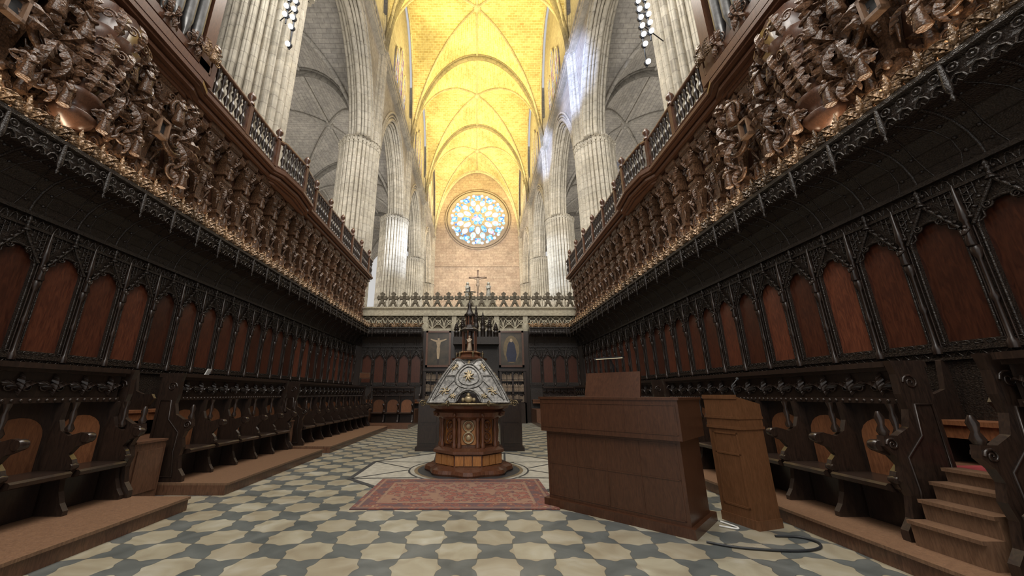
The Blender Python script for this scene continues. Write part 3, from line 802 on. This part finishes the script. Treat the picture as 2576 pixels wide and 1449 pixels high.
# ---------------------------------------------------------------- stone screen at end
r=empty('stone_choir_screen',(0,21.6,0),label='pale limestone choir screen with pierced tracery and cross cresting',category='stone screen')
b=MB();b.box(-6.9,6.3,-.1,.6,5.0,5.2);b.box(-6.9,6.3,.15,.6,0,6.0);b.box(-6.9,6.3,-.15,.6,5.95,6.12);b.box(-6.9,6.3,-.05,.6,6.12,6.42);b.box(-6.9,6.3,-.12,.65,6.4,6.5)
for x in(-3.05,-1.35,1.15,2.85): b.box(x-.14,x+.14,-.1,.2,5.0,5.95);b.lathe([(.2,5.0),(.24,5.2),(.2,5.5)],8,(x,0,0))
mk('screen_wall',b,[screen_m],r)
b=MB();b.box(-6.7,6.1,.06,.14,5.2,5.95);mk('screen_recess',b,[crest_m],r)  # recess shade painted in as a dark slab behind the tracery
t=MB()
x=-6.5
while x<6.1:
    for s in(-1,1):
        t.tube([(x+s*.35*math.cos(a),.03,5.2+.72*math.sin(a)) for a in [pi/2*i/6 for i in range(7)]],.04,5)
        t.tube([(x+s*.35,.03,5.2),(x,.0,5.55),(x-s*.35,.03,5.92)],.035,5)
    t.tube([(x+.14*math.cos(a),.0,5.56+.14*math.sin(a)) for a in [2*pi*i/10 for i in range(10)]],.03,5,0,True)
    x+=.7
mk('tracery',t,[screen_m],r)
for x0,x1 in((-3.1,2.95),(-7.0,-6.5),(5.6,6.2)):
    mk('panelled_backing',MB().box(x0,x1,-.3,-.1,0,5.0),[darks],r,label='dark wooden panelling')
cf=MB()
cf.tube([(-.25,0,0),(-.07,0,.32)],.075,5);cf.tube([(.25,0,0),(.07,0,.32)],.075,5);cf.box(-.15,.15,-.08,.08,.28,.38)
cf.box(-.09,.09,-.08,.08,.36,.88);cf.box(-.26,.26,-.08,.08,.52,.72);cf.prism([(-.16,.86),(.16,.86),(0,1.0)],'y',-.08,.08)
for s in(-1,1): cf.prism([(s*.24,.46),(s*.33,.62),(s*.24,.78)],'y',-.08,.08)
cfm=cf.mesh('cross_cresting')
for i in range(18): mk('cross_cresting',cfm,[crest_m],r,(-5.75+i*.67,.2,6.5))
def crucifix(name,loc,h,mat1,mat2,lab,par=None,th=1.0):
    r=empty(name,loc,0,label=lab,category='crucifix') if par is None else par
    m=MB();m.box(-.035*h*th,.035*h*th,-.03*h,.03*h,0,h);m.box(-.33*h,.33*h,-.03*h,.03*h,.735*h-.035*h*th,.735*h+.035*h*th);m.ball((0,0,h),.04*h,n=6)
    off=(0,0,0) if par is None else loc
    mk('cross',m,[mat1],r,off)
    b=MB();b.tube([(0,-.05*h,.18*h),(0,-.07*h,.3*h),(0,-.1*h,.36*h),(.01*h,-.06*h,.46*h),(0,-.06*h,.58*h),(0,-.06*h,.66*h),(0,-.07*h,.7*h)],[.015*h,.03*h,.035*h,.05*h,.05*h,.06*h,.025*h],8)
    for s in(-1,1): b.tube([(s*.04*h,-.06*h,.66*h),(s*.17*h,-.05*h,.7*h),(s*.3*h,-.04*h,.74*h)],[.025*h,.018*h,.012*h],6)
    b.ball((.01*h,-.08*h,.75*h),.035*h,(1,1,1.25),n=8);b.lathe([(.06*h,0),(.065*h,.05*h),(.05*h,.09*h)],8,(0,-.06*h,.4*h))
    mk('corpus',b,[mat2],r,off)
    return r
crucifix('crucifix',(.05,22.5,7.35),1.75,stepw,ivory,'gilded crucifix with carved figure above the stone screen',th=.7)
b=MB();b.box(-1.1,1.1,-.25,.25,0,7.3);b.box(-1.2,1.2,-.3,.3,7.3,7.35);mk('statue_plinth',b,[screen_m],None,(.05,22.6,0),label='stone plinth carrying statues behind the screen',category='plinth')
for x in(-.6,.72):
    m=MB();figure(m,(0,0,0),.95);m.ball((0,.0,.88),.1,(1,1,1.2),n=8)
    mk('mourning_statue',m,[marblew],None,(x,22.5,7.35),-pi/2,label='white draped standing statue beside the crucifix',category='statue',group='mourning statues')
def painting(x,kind):
    lab='dark oil painting of a crucifixion in a wooden frame' if kind==0 else 'dark oil painting of a robed standing woman in a wooden frame'
    r=empty('framed_painting',(x,21.25,2.95),label=lab,category='painting')
    f=MB();w,h=1.42,2.05
    for (a,b_,c_,d) in((-w/2,-w/2+.11,0,h),(w/2-.11,w/2,0,h),(-w/2,w/2,0,.11),(-w/2,w/2,h-.11,h)): f.box(a,b_,-.12,0,c_,d)
    mk('picture_frame',f,[browns],r)
    c=MB();c.box(-w/2+.08,w/2-.08,-.06,-.02,.08,h-.08);mk('canvas',c,[paint_m],r)
    p=MB()
    def fl(pts,m,y=-.065): p.add([(q[0],y,q[1]) for q in pts],[tuple(range(len(pts)))],m)
    if kind==0:
        fl([(-.04,.15),(.04,.15),(.04,1.85),(-.04,1.85)],1);fl([(-.5,1.5),(.5,1.5),(.5,1.57),(-.5,1.57)],1)
        y=-.07
        fl([(-.06,.45),(.05,.45),(.09,.85),(.1,1.0),(.08,1.15),(.13,1.4),(.46,1.54),(.45,1.6),(.06,1.5),(.06,1.62),(-.05,1.62),(-.06,1.5),(-.45,1.6),(-.46,1.54),(-.13,1.4),(-.08,1.15),(-.1,1.0),(-.09,.85)],0,y)
    else:
        fl([(.5*math.cos(a)*.9,1.0+.78*math.sin(a)) for a in [2*pi*i/20 for i in range(20)]],2,-.063)
        fl([(-.22,.3),(.22,.3),(.3,.7),(.2,1.25),(.12,1.42),(-.12,1.42),(-.2,1.25),(-.3,.7)],1,-.067)
        fl([(.08*math.cos(a),1.5+.11*math.sin(a)) for a in [2*pi*i/12 for i in range(12)]],0,-.07)
    mk('painted_image',p,[flesh_p,bluep if kind else darks,halo_p],r)
painting(-2.2,0);painting(1.95,1)
for x in(-2.2,1.95):
    r=empty('bookcase',(x,21.15,0),label='dark wooden glazed bookcase with latticed doors',category='bookcase',group='bookcases')
    b=MB();w=.72;b.box(-w,w,-.02,.1,1,2.8);b.box(-w-.05,w+.05,-.4,.1,2.72,2.82);b.box(-w,-w+.08,-.35,.1,0,2.75);b.box(w-.08,w,-.35,.1,0,2.75);b.box(-w,w,-.35,.1,.95,1.05)
    b.box(-w,w,-.35,.1,0,.95)
    for z in(1.6,2.15): b.box(-w,w,-.3,.1,z,z+.03)
    mk('bookcase_body',b,[darks],r)
    for row,z in enumerate((1.05,1.63,2.18)):
        bk=MB();xx=-w+.1;rnd=random.Random(row+int(x*10))
        while xx<w-.14:
            t_=rnd.uniform(.03,.07);bk.box(xx,xx+t_,-.25,-.03,z,z+rnd.uniform(.32,.45));xx+=t_+.005
        o=mk('book_row',bk,[bookm],r,kind='stuff')
    for s in(-1,1):
        d=MB()
        x0=min(0,s*(w-.08));x1=max(0,s*(w-.08))
        d.box(x0,x0+.05,-.38,-.35,1.05,2.72);d.box(x1-.05,x1,-.38,-.35,1.05,2.72)
        for z in(1.05,1.45,1.85,2.25,2.66): d.box(x0,x1,-.38,-.35,z,z+.03)
        xm=(x0+x1)/2;d.box(xm-.012,xm+.012,-.38,-.35,1.05,2.7)
        mk('lattice_door',d,[darks],r)
r=empty('bishop_throne',(-.05,21.0,0),label='tall dark gothic wooden throne with spired canopy',category='throne')
b=MB();b.box(-1.2,1.2,-.2,.2,0,4.4);b.box(-1.25,1.25,-.9,.2,4.1,4.5);mk('throne_back',b,[dark],r)
b=MB();b.box(-.55,.55,-.75,-.1,.9,1.25);b.box(-.6,-.5,-.8,-.1,.4,1.7);b.box(.5,.6,-.8,-.1,.4,1.7);b.box(-1.1,1.1,-1.3,-.2,0,.4);mk('throne_seat',b,[darks],r)
for x,h in((-1.1,.9),(-.75,1.2),(-.38,1.5),(0,1.9),(.38,1.5),(.75,1.2),(1.1,.9)):
    m=MB();m.lathe([(.13,0),(.13,h*.3),(.17,h*.34),(.12,h*.4),(.12,h*.5),(.15,h*.53),(.015,h)],6)
    for k_ in range(4): m.ball((0,-.12*(1-k_*.2),h*(.55+k_*.1)),.04,n=6);m.ball((.12*(1-k_*.22),0,h*(.55+k_*.1)),.04,n=6);m.ball((-.12*(1-k_*.22),0,h*(.55+k_*.1)),.04,n=6)
    mk('spire',m,[dark],r,(x,-.4,4.5))
# ---------------------------------------------------------------- great lectern (facistol)
r=empty('choir_lectern',(FX,FY,0),0,label='octagonal wooden choir book stand with silver-plated pyramid desk and lantern',category='lectern')
b=MB();lob=lambda a,z:1+.05*math.cos(8*a)
b.lathe([(.86,0),(.88,.04),(.86,.1),(.78,.13),(.72,.16)],64,mod=lob,smooth=False)
b.lathe([(.7,.14),(.7,.36),(.77,.38),(.77,.43),(.66,.48)],8,a0=pi/8,smooth=False)
b.lathe([(.53,.46),(.53,1.08)],8,a0=pi/8,smooth=False)
b.lathe([(.6,1.0),(.72,1.06),(.74,1.14),(.68,1.18),(.8,1.22),(.82,1.27)],64,mod=lob,smooth=False)
for i in range(16):
    a=i*pi/8;b.ball((.72*math.cos(a),.72*math.sin(a),1.1),.035,(1,1,1.3),n=6)
mk('base_body',b,[faciw],r)
for i in range(8):
    a=-pi/2+i*pi/4; M=Matrix.Rotation(a,4,'Z')
    R=.7*math.cos(pi/8)
    for y0,y1 in((-.25,-.09),(-.07,.07),(.09,.25)):
        mk('inlaid_panel',MB().merge(MB().box(R,R+.025,y0,y1,.17,.35),M),[orangew],r,label='orange inlaid wood panel')
    mk('inlaid_panel',MB().merge(MB().box(.48,.51,-.16,.16,.53,1.0),M),[orangew],r,label='orange inlaid wood panel')
    med=MB();mm=MB()
    for z,rr in((.88,.1),(.66,.1)):
        mm.tube([(.525,rr*math.cos(2*pi*k_/14),z+rr*math.sin(2*pi*k_/14)) for k_ in range(14)],.02,5,0,True)
        mm.ball((.52,0,z),.06,(.3,1,1),n=8)
    med.merge(mm,M);mk('medallion',med,[faciw if i%2 else gold],r)
    a2=a+pi/8
    for q in(-.09,.09):
        cx,cy=.61*math.cos(a2+q),.61*math.sin(a2+q)
        cl=MB();cl.lathe([(.045,.48),(.05,.54),(.03,.58),(.036,.7),(.042,.78),(.028,.95),(.045,1.0),(.045,1.04)],10,(cx,cy,0))
        mk('corner_column',cl,[faciw],r)
b=MB();b.lathe([(.82,1.27),(.97,1.29),(.99,1.31),(.97,1.33),(.86,1.33)],48)
for i in range(40):
    a=2*pi*i/40;b.ball((.98*math.cos(a),.98*math.sin(a),1.31),.018,n=6)
mk('book_rim',b,[brass],r)
for i in range(8):
    a=-pi/2+pi/8+i*pi/4;m=MB();m.spiral((0,1.03,1.31),.07,.014,plane='yz')
    mk('rim_bracket',m,[brass],r,rot=a)
Zb,Zt,Rb,Rt=1.34,2.22,.86,.3
py=MB()
def RT(t):
    t=max(0.0,min(1.0,t)); return Rb+(Rt-Rb)*t+.045*math.sin(pi*t)
def fr4(u,t,o=0.0):
    R=RT(t); hw=R*.93; bul=.05*(1-u*u)*math.sin(pi*max(0,min(1,t)))
    return (u*hw,-(R*.93+o+bul),Zb+(Zt-Zb)*t)
AH=.24
for k_ in range(4):
    M=Matrix.Rotation(k_*pi/2,4,'Z');f_=MB();n=20;nt=8
    h=lambda u:AH*math.sqrt(max(0,1-(u/.3)**2)) if abs(u)<.3 else 0
    for i in range(n):
        u0,u1=-1+2*i/n,-1+2*(i+1)/n
        for j in range(nt):
            g0,g1=j/nt,(j+1)/nt
            T_=lambda u,g:h(u)+(1-h(u))*g
            f_.add([fr4(u0,T_(u0,g0)),fr4(u1,T_(u1,g0)),fr4(u1,T_(u1,g1)),fr4(u0,T_(u0,g1))],[(0,1,2,3)])
    py.merge(f_,M)
py.box(-.27,.27,-.27,.27,2.19,2.22)
mk('desk_pyramid',py,[silver],r,label='grey silver-plated sloping desk faces')
mk('desk_interior',MB().box(-.5,.5,-.5,.5,1.33,1.5),[faciw],r)
for k_ in range(4):
    M=Matrix.Rotation(k_*pi/2,4,'Z');g_=MB();s2=MB()
    def P(u,t,o=.012): return fr4(u,min(t,1.0),o)
    def ln(a,b,w_,tgt): tgt.tube([P(a[0]+(b[0]-a[0])*q/6,a[1]+(b[1]-a[1])*q/6) for q in range(7)],w_,6)
    for a,b in(((-1,0),(-.33,0)),((.33,0),(1,0)),((-1,1),(1,1)),((-1,0),(-1,1)),((1,0),(1,1)),((-.9,.06),(-.9,.95)),((.9,.06),(.9,.95))): ln(a,b,.018,s2)
    s2.tube([P(.33*math.cos(a),.28*math.sin(a)) for a in [pi*i/12 for i in range(13)]],.025,6)
    cu=lambda a,rad:P(rad*math.cos(a)/(1-.38*.6),.6+rad*.72*math.sin(a))
    for rad,w_ in((.4,.015),(.3,.012)): s2.tube([cu(2*pi*i/24,rad) for i in range(24)],w_,5,0,True)
    for s in(-1,1):
        ln((s*.5,.6),(s*.9,.6),.012,s2);ln((s*.28,.9),(s*.6,1),.012,s2);ln((s*.32,.36),(s*.6,.03),.012,s2)
        ln((s*.88,.1),(s*.5,.48),.01,s2);ln((s*.88,.95),(s*.5,.74),.01,s2)
    mk('strap_moulding',MB().merge(s2,M),[silver],r)
    for (u,t) in((-.68,.25),(.68,.25),(-.72,.8),(.72,.8),(-.42,.14),(.42,.14),(0,.93)):
        sc_=.17 if abs(u)>.5 else .1
        for q in range(6):
            a=q*1.05; g_.tube([P(u,t,.008),P(u+sc_*.6*math.cos(a),t+sc_*.4*math.sin(a),.025),P(u+sc_*math.cos(a+.5),t+sc_*.6*math.sin(a+.5),.008)],[.012,.013,.004],5)
    for q in range(8): a=q*pi/4; g_.tube([P(0,.6,.01),P(.1*math.cos(a),.6+.08*math.sin(a),.03),P(.22*math.cos(a+.3),.6+.15*math.sin(a+.3),.01)],[.02,.02,.006],5)
    mk('gilt_ornament',MB().merge(g_,M),[gold],r)
b=MB();b.ball((0,-.72,1.4),.07,(1.3,.6,1),n=8);b.ball((0,-.72,1.48),.045,n=8);b.ball((-.11,-.72,1.39),.045,n=6);b.ball((.11,-.72,1.39),.045,n=6);mk('gilt_figure',b,[gold],r)
mk('lantern_base',MB().lathe([(.36,2.22),(.38,2.26),(.26,2.29),(.23,2.34),(.28,2.38),(.2,2.41)],24,smooth=False,mod=lob),[faciw],r)
mk('lantern_core',MB().lathe([(.07,2.4),(.07,2.87)],8),[darks],r)
mk('lantern_roof',MB().lathe([(.17,2.86),(.21,2.9),(.18,2.93),(.13,2.96),(.1,3.02)],16,smooth=False),[dark],r)
mk('lantern_spire',MB().lathe([(.11,3.22),(.13,3.26),(.09,3.3),(.06,3.36),(.04,3.44),(.055,3.5),(.025,3.54)],12),[dark],r)
mk('lantern_core',MB().lathe([(.045,3.0),(.045,3.24)],8),[darks],r)
for i in range(6):
    a=i*pi/3+.3;m=MB();m.lathe([(.025,2.4),(.015,2.44),(.02,2.6),(.013,2.82),(.025,2.88)],8,(.155*math.cos(a),.155*math.sin(a),0));mk('lantern_column',m,[faciw],r)
    m=MB();m.lathe([(.014,2.97),(.01,3.1),(.014,3.22)],6,(.085*math.cos(a),.085*math.sin(a),0));mk('lantern_column',m,[faciw],r)
    m=MB();figure(m,(.3*math.cos(a+.5),.3*math.sin(a+.5),2.26),.15);mk('lantern_figure',m,[brass],r)
m=MB();figure(m,(0,0,0),.34);mk('lantern_statue',m,[ivory],r,loc=(0,-.13,2.42),rot=-pi/2)
crucifix('',(0,0,3.5),.42,dark,brass,'',par=r)
for x in(-1.35,.95):
    m=MB();m.box(-.3,.3,-.35,.35,.08,1.3);m.box(-.34,.34,-.39,.39,1.3,1.36);m.box(-.35,.35,-.4,.4,0,.1)
    for z in(.2,.75): m.box(-.22,.22,-.37,-.35,z,z+.45)
    mk('low_cabinet',m,[darks],None,(x,11.3,0),label='dark wooden low cabinet with raised panels',category='cabinet',group='low cabinets')
m=MB();m.box(-1.42,1.42,-.925,.925,0,.014);mk('oriental_rug',m,[rug_m],None,(-.3,6.53,0),label='faded red oriental rug lying on marble floor',category='rug')
# ---------------------------------------------------------------- organ console
CA=math.radians(-44);ex_=Vector((math.cos(CA),math.sin(CA),0));ey_=Vector((-math.sin(CA),math.cos(CA),0))
cn=Vector((2.33,4.5,0))-ex_*.965+ey_*.42
r=empty('organ_console',cn,CA,label='large mahogany organ console with panelled back and overhanging case',category='organ console')
b=MB();b.box(-.91,.91,-.35,.4,.1,.98);mk('console_body',b,[consw],r)
b=MB();b.box(-.96,.96,-.41,.5,0,.1);mk('base_plinth',b,[consw],r)
b=MB();b.box(-.96,.96,-.41,.5,.98,1.43);b.box(-.98,.98,-.425,.515,1.43,1.46);mk('top_case',b,[consw],r)
b=MB()
for i in range(5):
    x0=-.88+i*.435
    b.box(x0-.008,x0+.008,-.356,-.35,.14,.94)
for z in(.14,.55,.93): b.box(-.88,.87,-.356,-.35,z,z+.014)
mk('panel_moulding',b,[consw],r)
b=MB()
for a_ in((-.93,.93,1.04,1.05),(-.93,.93,1.37,1.38),(-.93,-.915,1.04,1.37),(.915,.93,1.04,1.37),(-.3,-.29,1.04,1.37),(.3,.31,1.04,1.37)): b.box(a_[0],a_[1],-.416,-.41,a_[2],a_[3])
mk('case_moulding',b,[consw],r)
b=MB();b.prism([(-.1,1.46),(-.06,1.46),(.04,1.8),(.0,1.8)],'x',-.38,.42);mk('music_desk',b,[consw],r)
b=MB();b.tube([(.0,.1,1.46),(.0,.12,1.9),(0,0,2.0)],.014,6);b.box(-.22,.22,-.05,.03,2.0,2.015);mk('lamp_arm',b,[iron],r)
b=MB();b.box(-.2,.2,-.02,.0,1.992,1.999);mk('lamp_tube',b,[lampwarm],r)
for i in range(3): mk('manual_keyboard',MB().box(-.6,.6,.5+i*.05,.62+i*.05,1.1-i*.08,1.14-i*.08),[white],r)
r=empty('organ_bench',(2.75,6.0,0),CA,label='dark padded organ seat behind the console',category='bench')
b=MB();b.box(-.3,.3,-.2,.2,.5,.6);mk('seat',b,[black],r)
for x in(-.26,.26):
    b=MB();b.box(x-.03,x+.03,-.18,.18,0,.5);mk('leg',b,[darks],r)
# podium
pc=Vector((3.2,4.78,0));ux=Vector((-.3,.95,0)).normalized();uy=Vector((.95,.3,0)).normalized()
pcen=pc+ux*.24+uy*.2
PR=math.atan2(-ux.y,-ux.x)
r=empty('speaker_podium',pcen,PR,label='oak wooden speaker podium with panelled column',category='podium')
b=MB();b.box(-.235,.235,-.195,.19,0,.1);b.box(-.225,.225,-.185,.18,.1,1.1);mk('podium_column',b,[podw],r)
b=MB();
for a_ in((-.17,.17,.2,.22),(-.17,.17,1.02,1.04),(-.17,-.15,.2,1.04),(.15,.17,.2,1.04),(-.17,.17,.78,.8)): b.box(a_[0],a_[1],-.193,-.185,a_[2],a_[3])
mk('panel_moulding',b,[podw],r)
b=MB();b.box(-.24,.24,-.2,.2,1.08,1.11);b.box(-.232,.232,-.19,.19,1.11,1.2);b.box(-.24,.24,-.2,.2,1.2,1.23);b.prism([(-.19,1.23),(.2,1.23),(.2,1.38),(-.19,1.47)],'x',-.232,.232);b.box(-.24,.24,-.2,-.18,1.44,1.49);mk('podium_top',b,[podw],r)
b=MB();b.tube([(.1,0,1.42),(.1,-.05,1.6),(.1,.06,1.68)],.007,6);b.ball((.1,.07,1.69),.02,n=8);mk('microphone',b,[black],r)
def cable(pts,rr,mat,lab):
    P=[Vector(p) for p in pts];out=[]
    for i in range(len(P)-1):
        p0,p1,p2,p3=P[max(i-1,0)],P[i],P[i+1],P[min(i+2,len(P)-1)]
        for k_ in range(6):
            t_=k_/6;out.append(.5*((2*p1)+(-p0+p2)*t_+(2*p0-5*p1+4*p2-p3)*t_*t_+(-p0+3*p1-3*p2+p3)*t_**3))
    out.append(P[-1]);m=MB();m.tube(out,rr,6);mk('floor_cable',m,[mat],label=lab,category='cable')
cable([(2.4,4.45,.013),(2.65,4.3,.013),(3.1,4.22,.013),(3.4,4.27,.013),(3.55,4.42,.013),(3.5,4.58,.013),(3.25,4.62,.013)],.012,black,'black cable looped over the marble floor')
cable([(2.85,4.95,.012),(2.98,4.85,.012),(3.02,4.9,.012),(2.96,5.1,.012)],.01,white,'white cable on the marble floor')
m=MB();m.box(-.28,.28,-.02,0,0,.3);m.box(-.25,.25,-.03,-.02,.03,.27,1);mk('notice_frame',m,[gilt,seatw],None,(-6.0,20.3,2.3),label='small framed notice on a stall back',category='notice')
m=MB();m.prism([(0,0),(.02,0),(.07,.12),(.05,.12)],'y',-.05,.05);mk('paper_card',m,[white],None,(LX,7.2,1.84),label='small white card standing on a stall desk',category='card')

# ---------------------------------------------------------------- lights
def area(loc,rot,sx,sy,e,c):
    d=bpy.data.lights.new('lamp','AREA');d.shape='RECTANGLE';d.size=sx;d.size_y=sy;d.energy=e;d.color=c
    o=bpy.data.objects.new('area_lamp',d);o.location=loc;o.rotation_euler=rot;C.objects.link(o);return o
for b_ in BY[1:]: area((0,b_,29.5),(pi,0,0),9,8,2050,(1,.79,.27))
area((0,48,22),(pi/2,0,0),10,10,1500,(1,.87,.72))  # added unseen lamp that brightens the rose wall
for y in(14,27,39): area((0,y,19),(math.radians(80),0,0),8,8,1050,(1,.99,.97))  # added lamps floating in the nave, facing away, to light the piers
for sg in(-1,1):
    for b_ in BY[1:4]: area((sg*14,b_,9),(pi,0,0),7,8,650,(1,.96,.9))  # added unseen uplights that lift the aisle vaults
area((-.4,-2,11),(math.radians(50),0,0),8,5,700,(1,.95,.87))  # fill lamp added behind the camera for the choir
area((-.4,9,22),(0,0,0),9,12,2500,(1,.96,.9))  # added overhead fill above the view, in place of clerestory daylight
for X,rt in((XL+.35,0),(XR-.35,0)): area((X,10.8,5.25),(pi,0,0),.12,19,240,(1,.8,.56))
def spot(loc,tgt,e,c,ang):
    d=bpy.data.lights.new('spot','SPOT');d.energy=e;d.color=c;d.spot_size=math.radians(ang);d.spot_blend=.8;d.shadow_soft_size=.3
    o=bpy.data.objects.new('spot_lamp',d);o.location=loc;o.rotation_euler=(Vector(tgt)-Vector(loc)).to_track_quat('-Z','Y').to_euler();C.objects.link(o)
spot((-6,12,20),(7.2,23.3,25),34000,(.35,.5,1),24)  # added unseen spots, here and below, imitate bluish stained-glass light on the piers
spot((-6,25,20),(7.2,35,27),26000,(.4,.55,1),22)
spot((-6,24,14),(7.0,35,14),12000,(.65,.78,1),26)
spot((6,24,16),(-7.2,34.5,16),17000,(.6,.73,1),24)
w=bpy.data.worlds.new('w');bpy.context.scene.world=w;w.use_nodes=True
w.node_tree.nodes['Background'].inputs[0].default_value=(1,.98,.96,1);w.node_tree.nodes['Background'].inputs[1].default_value=.5
# ---------------------------------------------------------------- camera
cd=bpy.data.cameras.new('cam');cd.sensor_width=36;cd.lens=13.0;cd.shift_x=88/2576;cd.clip_start=.05;cd.clip_end=200
co=bpy.data.objects.new('cam',cd);co.location=(0,0,1.5);co.rotation_euler=(math.radians(90+16),0,0);C.objects.link(co)
bpy.context.scene.camera=co
bpy.context.scene.view_settings.view_transform='Standard'
bpy.context.scene.view_settings.exposure=0.3
